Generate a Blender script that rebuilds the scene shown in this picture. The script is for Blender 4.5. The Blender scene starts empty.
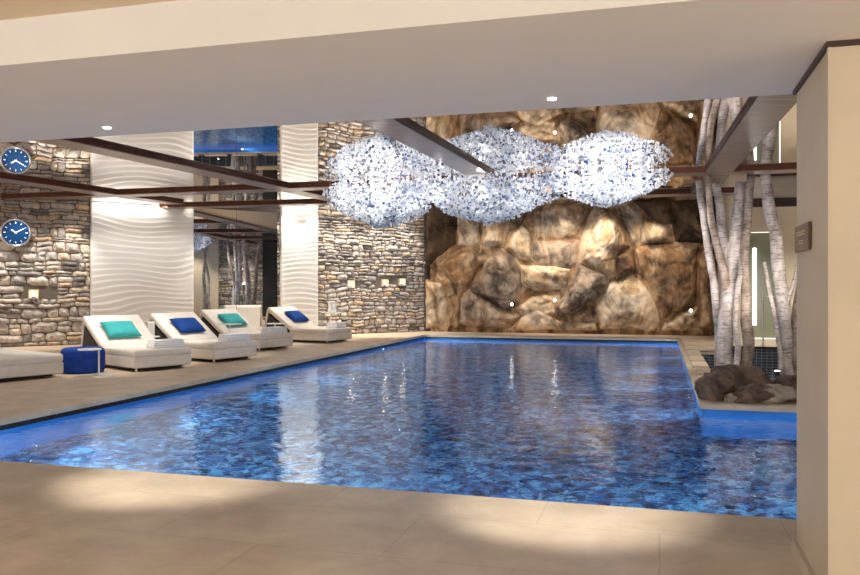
import bpy, bmesh, math, random
import numpy as np
from mathutils import Vector, Matrix, noise
random.seed(7)
C = bpy.context.scene.collection
EYE = 1.6; F = 800.0; CX, CY = 430.0, 287.5
ZM = 4.03                                   # mirror ceiling height
TH = math.radians(16.0)
U = Vector((math.sin(TH), math.cos(TH))); V = Vector((math.cos(TH), -math.sin(TH)))
O2 = Vector((-0.17, 27.2))
GROT = -TH                                  # rotation that lines +X up with V
def G(a, b, z=0.0):                         # hall grid: a across the pool, b towards the near deck
    p = O2 + V*a - U*b
    return Vector((p.x, p.y, z))
def P(x, y, D):                             # photo pixel at distance D
    return Vector(((x-CX)/F*D, D, EYE-(y-CY)/F*D))
W0 = Vector((-0.2, 29.3)); WD = Vector((-9.43, -6.65)).normalized(); WN = Vector((-WD.y, WD.x))
if WN.y > 0: WN = -WN
def W(s, z, n=0.0):                         # lounge wall: s along it from the rock corner, n out into the hall
    p = W0 + WD*s + WN*n
    return Vector((p.x, p.y, z))
def s_of(x):
    t = (x-CX)/F
    return (W0.x - t*W0.y)/(t*WD.y - WD.x)
WROT = math.atan2(-WD.y, -WD.x)             # local +X = towards rock corner, local -Y = into the hall

LIGHTS = dict(ch=7.5, chs=100, rock=110, wall_r=115, panel=12, wall_l=105, strip=2.6, lounge=150, pool_top=60, birch=60, corr=100, hall=75, uw=55, world=1.45, exp=1.2)
# ------------------------------------------------------------------ materials
MATS = {}
def srgb(r, g, b):
    f = lambda c: (c/255)/12.92 if c/255 <= .04045 else (((c/255)+.055)/1.055)**2.4
    return (f(r), f(g), f(b), 1)
class NT:
    def __init__(s, name):
        s.m = bpy.data.materials.new(name); s.m.use_nodes = True
        s.t = s.m.node_tree; s.b = s.t.nodes['Principled BSDF']
        MATS[name] = s.m
    def n(s, ty, **kw):
        n = s.t.nodes.new(ty)
        for k, v in kw.items():
            if k.startswith('i_'): n.inputs[int(k[2:])].default_value = v
            else: setattr(n, k, v)
        return n
    def l(s, a, b): s.t.links.new(a, b)
    def coord(s, scale=(1,1,1), kind='Object'):
        c = s.n('ShaderNodeTexCoord'); m = s.n('ShaderNodeMapping')
        m.inputs['Scale'].default_value = scale
        s.l(c.outputs[kind], m.inputs[0]); return m.outputs[0]
    def noise(s, vec, scale, detail=4, rough=.55, dist=0):
        n = s.n('ShaderNodeTexNoise'); n.inputs['Scale'].default_value = scale
        n.inputs['Detail'].default_value = detail; n.inputs['Roughness'].default_value = rough
        n.inputs['Distortion'].default_value = dist
        s.l(vec, n.inputs['Vector']); return n.outputs['Fac']
    def ramp(s, fac, stops, interp='LINEAR'):
        r = s.n('ShaderNodeValToRGB'); r.color_ramp.interpolation = interp
        e = r.color_ramp.elements
        while len(e) < len(stops): e.new(.5)
        for q, (p, c) in zip(e, stops): q.position = p; q.color = c
        s.l(fac, r.inputs[0]); return r.outputs[0]
    def mix(s, a, b, fac, mode='MIX'):
        m = s.n('ShaderNodeMix', data_type='RGBA', blend_type=mode)
        for v, i in ((fac, 0), (a, 6), (b, 7)):
            if hasattr(v, 'is_output') or hasattr(v, 'links'): s.l(v, m.inputs[i])
            else: m.inputs[i].default_value = v
        return m.outputs[2]
    def bump(s, h, strength=.3, dist=.02):
        b = s.n('ShaderNodeBump'); b.inputs['Strength'].default_value = strength
        b.inputs['Distance'].default_value = dist; s.l(h, b.inputs['Height'])
        s.l(b.outputs[0], s.b.inputs['Normal']); return b
    def base(s, c):
        if hasattr(c, 'links'): s.l(c, s.b.inputs['Base Color'])
        else: s.b.inputs['Base Color'].default_value = c
    def pr(s, rough=.6, metal=0, spec=.5):
        s.b.inputs['Roughness'].default_value = rough; s.b.inputs['Metallic'].default_value = metal
        s.b.inputs['Specular IOR Level'].default_value = spec
def simple(name, c, rough=.6, metal=0, nscale=0, namt=.1, bump=0, bscale=60, spec=.5):
    t = NT(name); t.pr(rough, metal, spec)
    v = t.coord()
    if nscale:
        f = t.noise(v, nscale)
        lo = tuple(x*(1-namt) for x in c[:3])+(1,); hi = tuple(min(1, x*(1+namt)) for x in c[:3])+(1,)
        t.base(t.ramp(f, [(.3, lo), (.7, hi)]))
    else: t.base(c)
    if bump: t.bump(t.noise(v, bscale), bump, .01)
    return t.m

def mk_limestone(name, c1, c2, tile, joint, rough=.35):
    t = NT(name); t.pr(rough, 0, .4)
    v = t.coord(kind='Object')
    r = t.n('ShaderNodeMapping'); t.l(v, r.inputs[0]); r.inputs['Rotation'].default_value = (0, 0, TH)
    br = t.n('ShaderNodeTexBrick'); t.l(r.outputs[0], br.inputs['Vector'])
    br.inputs['Scale'].default_value = 1; br.inputs['Brick Width'].default_value = tile[0]; br.inputs['Row Height'].default_value = tile[1]
    br.inputs['Mortar Size'].default_value = .004; br.inputs['Mortar Smooth'].default_value = .2
    br.inputs['Color1'].default_value = c1; br.inputs['Color2'].default_value = c2; br.inputs['Mortar'].default_value = joint
    f = t.noise(v, 2.2, 6, .6, .4); f2 = t.noise(v, 30, 3)
    col = t.mix(br.outputs['Color'], t.ramp(f, [(.3, (.78, .74, .70, 1)), (.7, (1.08, 1.06, 1.04, 1))]), 1.0, 'MULTIPLY')
    col = t.mix(col, t.ramp(f2, [(.25, (.9, .88, .86, 1)), (.6, (1, 1, 1, 1))]), .6, 'MULTIPLY')
    t.base(col); t.bump(f2, .05, .004)
mk_limestone('floor_limestone', (.70, .59, .45, 1), (.67, .56, .425, 1), (1.6, .9), (.52, .42, .30, 1))
mk_limestone('deck_stone', (.66, .54, .41, 1), (.62, .50, .375, 1), (2.4, 1.2), (.40, .31, .22, 1), .5)
simple('cream_stone', (.60, .51, .40, 1), .55, 0, 2.5, .05, .04, 40)
simple('pillar_stone', (.53, .44, .32, 1), .55, 0, 2.5, .06, .05, 40)
simple('cream_stone_gloss', (.60, .50, .385, 1), .45, 0, 7, .07, .05, 40)
simple('plaster_white', (.70, .67, .64, 1), .8, 0, 3, .02)
simple('plaster_cream', (.70, .60, .46, 1), .8, 0, 3, .03)
simple('relief_white', (.80, .78, .75, 1), .6)
simple('dark_and_shade', (.02, .018, .016, 1), .7)  # near-black for plinths and backing, and for shade painted into gaps
simple('chrome', (.75, .75, .76, 1), .15, 1)
simple('brushed_steel', (.6, .58, .55, 1), .35, 1)
simple('fabric_cream', (.74, .68, .61, 1), .9, 0, 5, .05, .15, 300, .2)
simple('fabric_blue', (.008, .05, .24, 1), .85, 0, 8, .15, .2, 200, .2)
simple('dial_blue', (.008, .05, .16, 1), .12, .3)
simple('fabric_teal', (.035, .34, .35, 1), .75, 0, 8, .1, .2, 200, .3)
simple('fabric_pouf', (.008, .045, .30, 1), .8, 0, 10, .2, .2, 200, .3)
simple('towel_white', (.82, .80, .82, 1), .95, 0, 30, .05, .4, 250, .1)
simple('lacquer_white', (.82, .80, .77, 1), .25)
simple('lacquer_and_shade_black', (.015, .013, .012, 1), .4)  # black lacquer, also the painted shade under the backrests
simple('sign_bronze', (.10, .055, .035, 1), .35, .4, 6, .2)
simple('sign_letter', (.55, .42, .33, 1), .5)
simple('beam_side', (.10, .030, .015, 1), .5, 0, 6, .25, spec=.25)
t = NT('beam_under'); t.pr(.3, .7)
v = t.coord((1, 12, 12)); t.base(t.ramp(t.noise(v, 1.2, 5), [(.3, (.16, .10, .07, 1)), (.7, (.36, .27, .21, 1))]))
simple('lintel_brown', (.035, .014, .010, 1), .45)
t = NT('ceiling_mirror'); t.base((.80, .76, .73, 1)); t.pr(0.012, 1)
t = NT('wall_mirror'); t.base((.80, .82, .84, 1)); t.pr(0.0, 1)
# pool
t = NT('pool_mosaic'); t.pr(.4, 0, .3)
v = t.coord()
vo = t.n('ShaderNodeTexVoronoi'); vo.inputs['Scale'].default_value = 15.0; t.l(v, vo.inputs['Vector'])
sep = t.n('ShaderNodeSeparateColor'); t.l(vo.outputs['Color'], sep.inputs[0])
big = t.noise(v, 3.0, 6, .75)
ad = t.n('ShaderNodeMath', operation='ADD'); t.l(sep.outputs[0], ad.inputs[0]); t.l(big, ad.inputs[1])
hf = t.n('ShaderNodeMath', operation='MULTIPLY'); t.l(ad.outputs[0], hf.inputs[0]); hf.inputs[1].default_value = .5
t.base(t.ramp(hf.outputs[0], [(.26, (.002, .010, .04, 1)), (.42, (.006, .045, .17, 1)), (.56, (.02, .14, .38, 1)), (.72, (.15, .40, .64, 1))]))
t = NT('pool_wall_tile'); t.pr(.35, 0, .3)
v = t.coord()
t.base(t.ramp(t.noise(v, 3, 4), [(.3, (.03, .22, .68, 1)), (.7, (.06, .30, .80, 1))]))
t = NT('water'); t.t.nodes.remove(t.b)
v = t.coord()
n1 = t.noise(v, 1.7, 3, .5, .3); n2 = t.noise(v, 7.0, 3, .5, .2)
m1 = t.n('ShaderNodeMath', operation='MULTIPLY'); t.l(n2, m1.inputs[0]); m1.inputs[1].default_value = .30
ad = t.n('ShaderNodeMath', operation='ADD'); t.l(n1, ad.inputs[0]); t.l(m1.outputs[0], ad.inputs[1])
bp = t.n('ShaderNodeBump'); bp.inputs['Strength'].default_value = 1; bp.inputs['Distance'].default_value = .016
t.l(ad.outputs[0], bp.inputs['Height'])
gl = t.n('ShaderNodeBsdfGlass'); gl.inputs['IOR'].default_value = 1.33; gl.inputs['Roughness'].default_value = 0.0
gl.inputs['Color'].default_value = (.86, .95, 1, 1)
t.l(bp.outputs[0], gl.inputs['Normal']); t.l(gl.outputs[0], t.t.nodes['Material Output'].inputs[0])
# masonry: one colour per stone
t = NT('rubble_stone'); t.pr(.85, 0, .3)
at = t.n('ShaderNodeAttribute', attribute_name='tone'); v = t.coord()
f = t.noise(v, 9, 6, .65); f2 = t.noise(v, 45, 4, .6)
tone = t.ramp(at.outputs['Fac'], [(0, (.22, .21, .21, 1)), (.3, (.40, .38, .37, 1)), (.55, (.56, .52, .49, 1)), (.75, (.62, .56, .48, 1)), (.86, (.56, .43, .30, 1)), (1, (.78, .74, .68, 1))])
col = t.mix(tone, t.ramp(f, [(.3, (.55, .53, .52, 1)), (.7, (1.35, 1.3, 1.25, 1))]), 1.0, 'MULTIPLY')
t.base(col)
ad = t.n('ShaderNodeMath', operation='ADD'); t.l(f, ad.inputs[0]); t.l(f2, ad.inputs[1]); t.bump(ad.outputs[0], .6, .03)
simple('mortar_dark', (.15, .125, .105, 1), .95)
# sculpted rock
def mk_rock(name, stops, streak=.6):
    t = NT(name); t.pr(.8, 0, .35)
    v = t.coord((1, 1, .35)); v2 = t.coord()
    f = t.noise(v, .95, 8, .60, 1.2); f2 = t.noise(v2, 1.15, 9, .68, .8); f3 = t.noise(v2, 24, 5, .65)
    c = t.ramp(f, stops)
    c = t.mix(c, t.ramp(f2, [(.38, (.14, .10, .085, 1)), (.48, (.8, .76, .72, 1)), (.62, (1.4, 1.34, 1.27, 1))]), streak, 'MULTIPLY')
    t.base(c)
    ad = t.n('ShaderNodeMath', operation='ADD'); t.l(f2, ad.inputs[0]); t.l(f3, ad.inputs[1]); t.bump(ad.outputs[0], .4, .05)
mk_rock('rock_cream', [(.30, (.20, .11, .06, 1)), (.42, (.46, .32, .18, 1)), (.50, (.70, .59, .46, 1)), (.58, (.56, .42, .27, 1)), (.68, (.28, .16, .08, 1))], .75)
mk_rock('rock_brown', [(.30, (.08, .045, .025, 1)), (.42, (.26, .145, .07, 1)), (.50, (.48, .35, .22, 1)), (.58, (.33, .18, .08, 1)), (.70, (.12, .07, .04, 1))], .85)
mk_rock('rock_grey', [(.28, (.08, .06, .045, 1)), (.42, (.20, .15, .11, 1)), (.54, (.42, .33, .25, 1)), (.66, (.24, .15, .09, 1)), (.76, (.12, .09, .07, 1))], .85)
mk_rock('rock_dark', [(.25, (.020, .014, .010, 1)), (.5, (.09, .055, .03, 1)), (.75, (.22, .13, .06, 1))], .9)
mk_rock('boulder_stone', [(.3, (.07, .042, .028, 1)), (.5, (.19, .125, .09, 1)), (.68, (.40, .31, .25, 1))], .7)
mk_rock('boulder_pale', [(.25, (.25, .21, .17, 1)), (.5, (.45, .38, .30, 1)), (.75, (.58, .52, .44, 1))], .5)
# birch bark
def mk_bark(name, lo, hi):
    t = NT(name); t.pr(.6, 0, .5)
    v = t.coord((6, 6, 40)); v2 = t.coord((1, 1, .6))
    f = t.noise(v, .9, 4, .6); f2 = t.noise(v2, 5, 5, .6)
    c = t.ramp(f2, [(.3, lo), (.65, hi)])
    c = t.mix(t.ramp(f, [(.30, (.03, .02, .018, 1)), (.40, (1, 1, 1, 1))]), c, .5, 'MIX') if False else t.mix(c, t.ramp(f, [(.38, (.14, .10, .09, 1)), (.48, (1, 1, 1, 1))]), .62, 'MULTIPLY')
    t.base(c); t.bump(f, .4, .02)
mk_bark('birch_bark', (.26, .21, .19, 1), (.66, .60, .57, 1))
mk_bark('birch_bark_brown', (.13, .08, .06, 1), (.48, .39, .33, 1))
# glass petals
def mk_petal(name, c, tr=.45):
    t = NT(name); t.base(c); t.pr(.15, 0, .6)
    tl = t.n('ShaderNodeBsdfTranslucent'); tl.inputs['Color'].default_value = c
    mx = t.n('ShaderNodeMixShader'); mx.inputs[0].default_value = tr
    t.l(t.b.outputs[0], mx.inputs[1]); t.l(tl.outputs[0], mx.inputs[2]); t.l(mx.outputs[0], t.t.nodes['Material Output'].inputs[0])
mk_petal('petal_white', (.90, .91, .93, 1)); mk_petal('petal_pale_blue', (.42, .50, .70, 1)); mk_petal('petal_blue', (.07, .13, .34, 1)); mk_petal('petal_smoke', (.26, .28, .32, 1))
def mk_emit(name, c, s):
    t = NT(name); t.b.inputs['Emission Color'].default_value = c; t.b.inputs['Emission Strength'].default_value = s; t.base(c)
mk_emit('lamp_glow', (1, .93, .80, 1), 8); mk_emit('lamp_glow_white', (.95, .97, 1, 1), 30); mk_emit('door_light', (.9, .95, 1, 1), 1.6)
t = NT('green_glass'); t.base((.22, .23, .16, 1)); t.pr(.15, 0, .6)
t = NT('screen_tile'); t.pr(.12, .2)
v = t.coord(kind='Object'); br = t.n('ShaderNodeTexBrick'); br.offset = 0
mp = t.n('ShaderNodeMapping'); mp.inputs['Rotation'].default_value = (math.pi/2, 0, 0); t.l(v, mp.inputs[0]); t.l(mp.outputs[0], br.inputs['Vector'])
for k, x in (('Scale', 1), ('Brick Width', .12), ('Row Height', .07), ('Mortar Size', .006), ('Color1', (.04, .06, .09, 1)), ('Color2', (.09, .12, .16, 1)), ('Mortar', (.35, .36, .36, 1))): br.inputs[k].default_value = x
t.base(br.outputs['Color'])
M = MATS

# ------------------------------------------------------------------ mesh helpers
def link(name, me, mat, parent=None, smooth=False):
    o = bpy.data.objects.new(name, me); C.objects.link(o)
    for m in (mat if isinstance(mat, (list, tuple)) else [mat]): me.materials.append(M[m])
    if smooth: me.polygons.foreach_set('use_smooth', [True]*len(me.polygons))
    if parent: o.parent = parent
    return o
def from_bm(name, bm, mat, parent=None, smooth=False):
    me = bpy.data.meshes.new(name); bm.normal_update(); bm.to_mesh(me); bm.free()
    return link(name, me, mat, parent, smooth)
def from_vf(name, vs, fs, mat, parent=None, smooth=False, mi=None):
    me = bpy.data.meshes.new(name); me.from_pydata([tuple(v) for v in vs], [], fs)
    o = link(name, me, mat, parent, smooth)
    if mi is not None: me.polygons.foreach_set('material_index', mi)
    me.update(); return o
def tag(o, label=None, cat=None, group=None, kind=None):
    if label: o['label'] = label
    if cat: o['category'] = cat
    if group: o['group'] = group
    if kind: o['kind'] = kind
    return o
def thing(name, label, cat, loc=(0, 0, 0), rz=0, group=None):
    o = bpy.data.objects.new(name, None); C.objects.link(o); o.empty_display_size = .1
    o.location = loc; o.rotation_euler = (0, 0, rz)
    return tag(o, label, cat, group)
def box(bm, c, s, rot=None, bev=0, seg=2):
    g = bmesh.ops.create_cube(bm, size=1)
    vs = g['verts']; bmesh.ops.scale(bm, vec=s, verts=vs)
    if bev:
        es = list({e for v in vs for e in v.link_edges})
        r = bmesh.ops.bevel(bm, geom=es, offset=bev, segments=seg, affect='EDGES', profile=.5)
        vs = list({v for f in r['faces'] for v in f.verts} | {v for v in vs if v.is_valid})
    if rot: bmesh.ops.rotate(bm, verts=vs, cent=(0, 0, 0), matrix=rot)
    bmesh.ops.translate(bm, vec=c, verts=vs)
    return vs
def cyl(bm, c, r, h, seg=24, r2=None, rot=None, bev=0):
    g = bmesh.ops.create_cone(bm, cap_ends=True, segments=seg, radius1=r, radius2=r if r2 is None else r2, depth=h)
    vs = g['verts']
    if rot: bmesh.ops.rotate(bm, verts=vs, cent=(0, 0, 0), matrix=rot)
    bmesh.ops.translate(bm, vec=c, verts=vs)
    return vs
def gbox(name, a0, a1, b0, b1, z0, z1, mat, parent=None, bev=0):
    bm = bmesh.new(); c = G((a0+a1)/2, (b0+b1)/2, (z0+z1)/2)
    box(bm, c, (a1-a0, b1-b0, z1-z0), Matrix.Rotation(GROT, 3, 'Z'), bev)
    return from_bm(name, bm, mat, parent)
def slab(name, pts, z0, z1, mat, parent=None):     # vertical prism over a polygon
    n = len(pts); vs = [(p[0], p[1], z0) for p in pts]+[(p[0], p[1], z1) for p in pts]
    ar = sum(pts[i][0]*pts[(i+1) % n][1]-pts[(i+1) % n][0]*pts[i][1] for i in range(n))
    if ar < 0: vs = vs[:n][::-1]+vs[n:][::-1]
    fs = [list(range(n))[::-1], list(range(n, 2*n))]+[[i, (i+1) % n, (i+1) % n+n, i+n] for i in range(n)]
    return from_vf(name, vs, fs, mat, parent)
def tube_vf(path, rad, seg=10, vs=None, fs=None, wob=0, cap=True):
    vs = [] if vs is None else vs; fs = [] if fs is None else fs
    path = [Vector(p) for p in path]; n = len(path); base = len(vs)
    for i, p in enumerate(path):
        d = (path[min(i+1, n-1)]-path[max(i-1, 0)]).normalized()
        x = d.cross(Vector((.13, 1, .07))).normalized(); y = d.cross(x)
        r = rad[i] if hasattr(rad, '__len__') else rad
        for k in range(seg):
            t = 2*math.pi*k/seg
            rr = r*(1+wob*noise.noise(p*2.3+Vector((math.cos(t), math.sin(t), 0))*1.5)) if wob else r
            vs.append(p+x*(rr*math.cos(t))+y*(rr*math.sin(t)))
    for i in range(n-1):
        for k in range(seg):
            a = base+i*seg+k; b = base+i*seg+(k+1) % seg
            fs.append([a, b, b+seg, a+seg])
    if cap:
        fs.append([base+k for k in range(seg)][::-1]); fs.append([base+(n-1)*seg+k for k in range(seg)])
    return vs, fs
def smooth_path(pts, rs, m=6):
    out = []; ro = []
    P_ = [Vector(p) for p in pts]
    for i in range(len(P_)-1):
        p0 = P_[max(i-1, 0)]; p1 = P_[i]; p2 = P_[i+1]; p3 = P_[min(i+2, len(P_)-1)]
        for k in range(m):
            t = k/m
            out.append(.5*((2*p1)+(p2-p0)*t+(2*p0-5*p1+4*p2-p3)*t*t+(3*p1-p0-3*p2+p3)*t**3)); ro.append(rs[i]*(1-t)+rs[i+1]*t)
    out.append(P_[-1]); ro.append(rs[-1]); return out, ro
def spot(loc, to, w, ang=80, blend=.7, col=(1, .88, .72), r=.04, name='spot_light'):
    l = bpy.data.lights.new(name, 'SPOT'); l.energy = w; l.spot_size = math.radians(ang); l.spot_blend = blend
    l.color = col; l.shadow_soft_size = r
    o = bpy.data.objects.new(name, l); C.objects.link(o); o.location = loc
    o.rotation_euler = (Vector(to)-Vector(loc)).to_track_quat('-Z', 'Y').to_euler(); return o
def point(loc, w, col=(1, .88, .72), r=.03, name='point_light'):
    l = bpy.data.lights.new(name, 'POINT'); l.energy = w; l.color = col; l.shadow_soft_size = r
    o = bpy.data.objects.new(name, l); C.objects.link(o); o.location = loc; return o

# ------------------------------------------------------------------ floor, pool, water
tag(gbox('floor', -20, 16, 20.1, 31, -.35, 0, 'floor_limestone'), kind='structure')
E = 4.6
lw = [G(-15, 20.1), G(0, 20.1), G(0, -.0), G(0, -2.3), W(-.3, 0, -.1), W(22, 0, -.1)]
tag(slab('floor_deck_left', [(p.x, p.y) for p in lw], -.07, 0, 'deck_stone'), kind='structure')
tag(gbox('floor_deck_far', 0, 8.2, -2.6, 0, -.07, 0, 'deck_stone'), kind='structure')
tag(gbox('floor_deck_right', 8.2, 9.2, -2.6, 5.0, -.07, -.01, 'deck_stone'), kind='structure')
tag(gbox('floor_deck_strip', 8.2, 8.62, 5.0, 11.95, -.07, -.01, 'deck_stone'), kind='structure')
tag(gbox('floor_deck_near', 8.2, 9.2, 11.95, 14.5, -.07, -.01, 'deck_stone'), kind='structure')
tag(gbox('wall_pit_far', 8.6, 9.22, 4.98, 5.0, -.62, -.07, 'screen_tile'), kind='structure')
tag(gbox('floor_deck_corner', 9.2, 14, 11.95, 14.5, -.07, -.01, 'deck_stone'), kind='structure')
tag(gbox('floor_deck_side', 12.6, 14, 5.0, 11.95, -.07, -.01, 'deck_stone'), kind='structure')
tag(gbox('floor_deck_end', 9.2, 9.55, -2.6, 1.4, -.07, -.01, 'deck_stone'), kind='structure')
tag(gbox('trim_slab_shade_far', 8.32, 9.17, .05, 4.99, -.012, -.004, 'dark_and_shade'), kind='structure')  # dark sheet painting the shade between the slabs
tag(gbox('trim_slab_shade_near', 8.32, 8.57, 5.0, 11.9, -.012, -.004, 'dark_and_shade'), kind='structure')  # same painted slab-gap shade, nearer run
tag(gbox('floor_pit', 8.55, 12.7, 4.9, 12.0, -.75, -.62, 'screen_tile'), kind='structure')
tag(gbox('wall_pit', 8.59, 8.62, 5.0, 11.95, -.62, -.07, 'screen_tile'), kind='structure')
NRW = 12.9      # the near bay of the pool runs on behind the pillar
ring = [(0, 0), (8.2, 0), (8.2, 14.5), (NRW, 14.5), (NRW, 20.1), (0, 20.1)]
def ringw(off):  # outline pulled back under the deck by off (front edge flush)
    return [(-off, -off), (8.2+off, -off), (8.2+off, 14.5-off), (NRW+off, 14.5-off), (NRW+off, 20.1), (-off, 20.1)]
DEP = -1.75
rw = ringw(.06)
vs = [G(a, b, -.02 if False else -.07) for a, b in rw]+[G(a, b, DEP) for a, b in rw]
tag(from_vf('pool_wall', vs, [[i, (i+1) % 6, (i+1) % 6+6, i+6] for i in range(6)], 'pool_wall_tile'), kind='structure')
vs = [G(-.3, -.3, DEP), G(8.5, -.3, DEP), G(8.5, 14.5, DEP), G(-.3, 14.5, DEP), G(-.3, 20.4, DEP), G(NRW+.3, 20.4, DEP), G(NRW+.3, 14.2, DEP), G(8.5, 14.2, DEP)]
tag(from_vf('pool_floor', vs, [[0, 1, 2, 3], [3, 4, 5, 6, 7, 2]] if False else [[3, 2, 1, 0], [4, 5, 6, 7, 2, 3]], 'pool_mosaic'), kind='structure')
zw = -.135
tag(gbox('trim_shade_left', -.055, -.035, 0, 20.1, -.16, -.07, 'dark_and_shade'), kind='structure')  # dark strip, paints in the shade of the gap under the deck edge
tag(gbox('trim_shade_far', 0, 8.2, -.055, -.035, -.16, -.07, 'dark_and_shade'), kind='structure')  # same painted gap shade along the far deck edge
r0 = ringw(.059)
wat = from_vf('pool_water', [G(a, b, zw) for a, b in r0], [[0, 1, 2, 5], [2, 3, 4, 5]], 'water')
for p in wat.data.polygons: pass
bm = bmesh.new(); bm.from_mesh(wat.data); bmesh.ops.recalc_face_normals(bm, faces=bm.faces)
for f in bm.faces:
    if f.normal.z < 0: f.normal_flip()
bm.to_mesh(wat.data); bm.free()
tag(wat, 'rippled deep blue water filling the indoor swimming pool', 'water', kind='stuff')

# ------------------------------------------------------------------ ceilings
tag(gbox('ceiling_soffit', -20, 16, 20.8, 22.64, 2.78, 4.6, 'plaster_white'), kind='structure')
tag(gbox('ceiling_hall', -20, 16, 22.64, 31, 3.02, 3.2, 'plaster_cream'), kind='structure')
# mirror: everything between the far beam, the lounge wall and the soffit
def wall_at_b(b):     # a coordinate where the lounge wall meets grid line b
    w0 = W0-O2; a0 = w0.dot(V); b0 = -w0.dot(U); da = WD.dot(V); db = -WD.dot(U)
    s = (b-b0)/db; return a0+s*da
CB = 4.45
mp = [G(wall_at_b(CB)-.05, CB), G(16, CB), G(16, 20.8), G(-15, 20.8), G(wall_at_b(18) if wall_at_b(18) > -15 else -15, 18)]
pA = W(22, 0, -.02)
mp = [G(wall_at_b(5.07), 5.07), G(9.8, 4.33), G(16, 4.33), G(16, 20.8), G(-15, 20.8), pA]
tag(slab('ceiling_mirror', [(p.x, p.y) for p in mp], ZM, ZM+.05, 'ceiling_mirror'), kind='structure')
tag(gbox('ceiling_recess', -8, 16, -4, 5.3, 4.7, 4.8, 'plaster_cream'), kind='structure')
q_ = [G(-8, 5.21), G(9.8, 4.33), G(16, 4.33), G(16, 4.40), G(9.8, 4.40), G(-8, 5.28)]
tag(slab('trim_1', [(p.x, p.y) for p in q_], ZM+.052, 4.7, 'plaster_cream'), kind='structure')

ZB = 3.955
def beam(name, pts4, label, group):
    r = thing(name, label, 'beam', (pts4[0].x, pts4[0].y, ZB), 0, group)
    L0 = [(p.x-pts4[0].x, p.y-pts4[0].y) for p in pts4]
    slab('beam_body', L0, .012, ZM-ZB-.003, 'beam_side', r)
    # underside panel, a little inset
    c = (sum(p[0] for p in L0)/4, sum(p[1] for p in L0)/4)
    L1 = []
    for p in L0:
        d = Vector((c[0]-p[0], c[1]-p[1])); e = Vector((p[0], p[1]))
        sa = Vector((math.copysign(.02, d.dot(V)))*V if False else V)*math.copysign(.02, d.dot(V)); sb = U*math.copysign(.02, d.dot(U))
        q = e+sa+sb; L1.append((q.x, q.y))
    slab('underside_panel', L1, 0, .012, 'beam_under', r)
    return r
BG = 'dark beams gridding the mirrored ceiling'
aA = wall_at_b(8.75); aC = wall_at_b(5.0)
beam('ceiling_beam', [G(aA+.02, 8.75), G(13.7, 8.75), G(13.7, 8.2), G(aA+.85, 8.2)], 'long dark beam crossing the mirrored ceiling above the glass chandelier', BG)
beam('ceiling_beam', [G(wall_at_b(5.6)+.2, 5.6), G(9.8, 4.85), G(9.8, 4.3), G(wall_at_b(5.05)+.25, 5.05)], 'dark beam closing the far edge of the mirrored ceiling before the rock face', BG)
for ra, rk, left, lab in ((9.35, .038, 9.35-.56, 'wide bronze beam running over the birch trunks at the right of the mirrored ceiling'),
                    (4.22, -.034, 0, 'bronze beam running lengthwise down to the glass chandelier from the soffit'),
                    (-.92, -.099, 0, 'bronze beam running lengthwise in front of the white relief panels'),
                    (-5.72, -.127, 0, 'bronze beam nearest the wall clock on the mirrored ceiling')):
    o0 = G(ra, 20.7)
    r = thing('ceiling_beam', lab, 'beam', (o0.x, o0.y, ZB), 0, BG)
    edge = lambda b: ra+rk*(b-(15.0 if ra > 9 else 10.0 if ra < 4 else 12.0))
    def quad(b0, b1, ins=0):
        return [(G(a, b).x-o0.x, G(a, b).y-o0.y) for a, b in ((edge(b0)-.56+ins, b0), (edge(b0)-ins, b0), (edge(b1)-ins, b1), (edge(b1)-.56+ins, b1))]
    for (y0, y1) in ((20.75, 8.76), (8.19, 6.3 if ra < -5 else 5.25 if ra < 4 else 5.12)):
        slab('beam_body', quad(y0, y1), .012, ZM-ZB-.003, 'beam_side', r)
        slab('underside_panel', quad(y0-.001, y1+.001, .02), 0, .012, 'beam_under', r)

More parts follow.
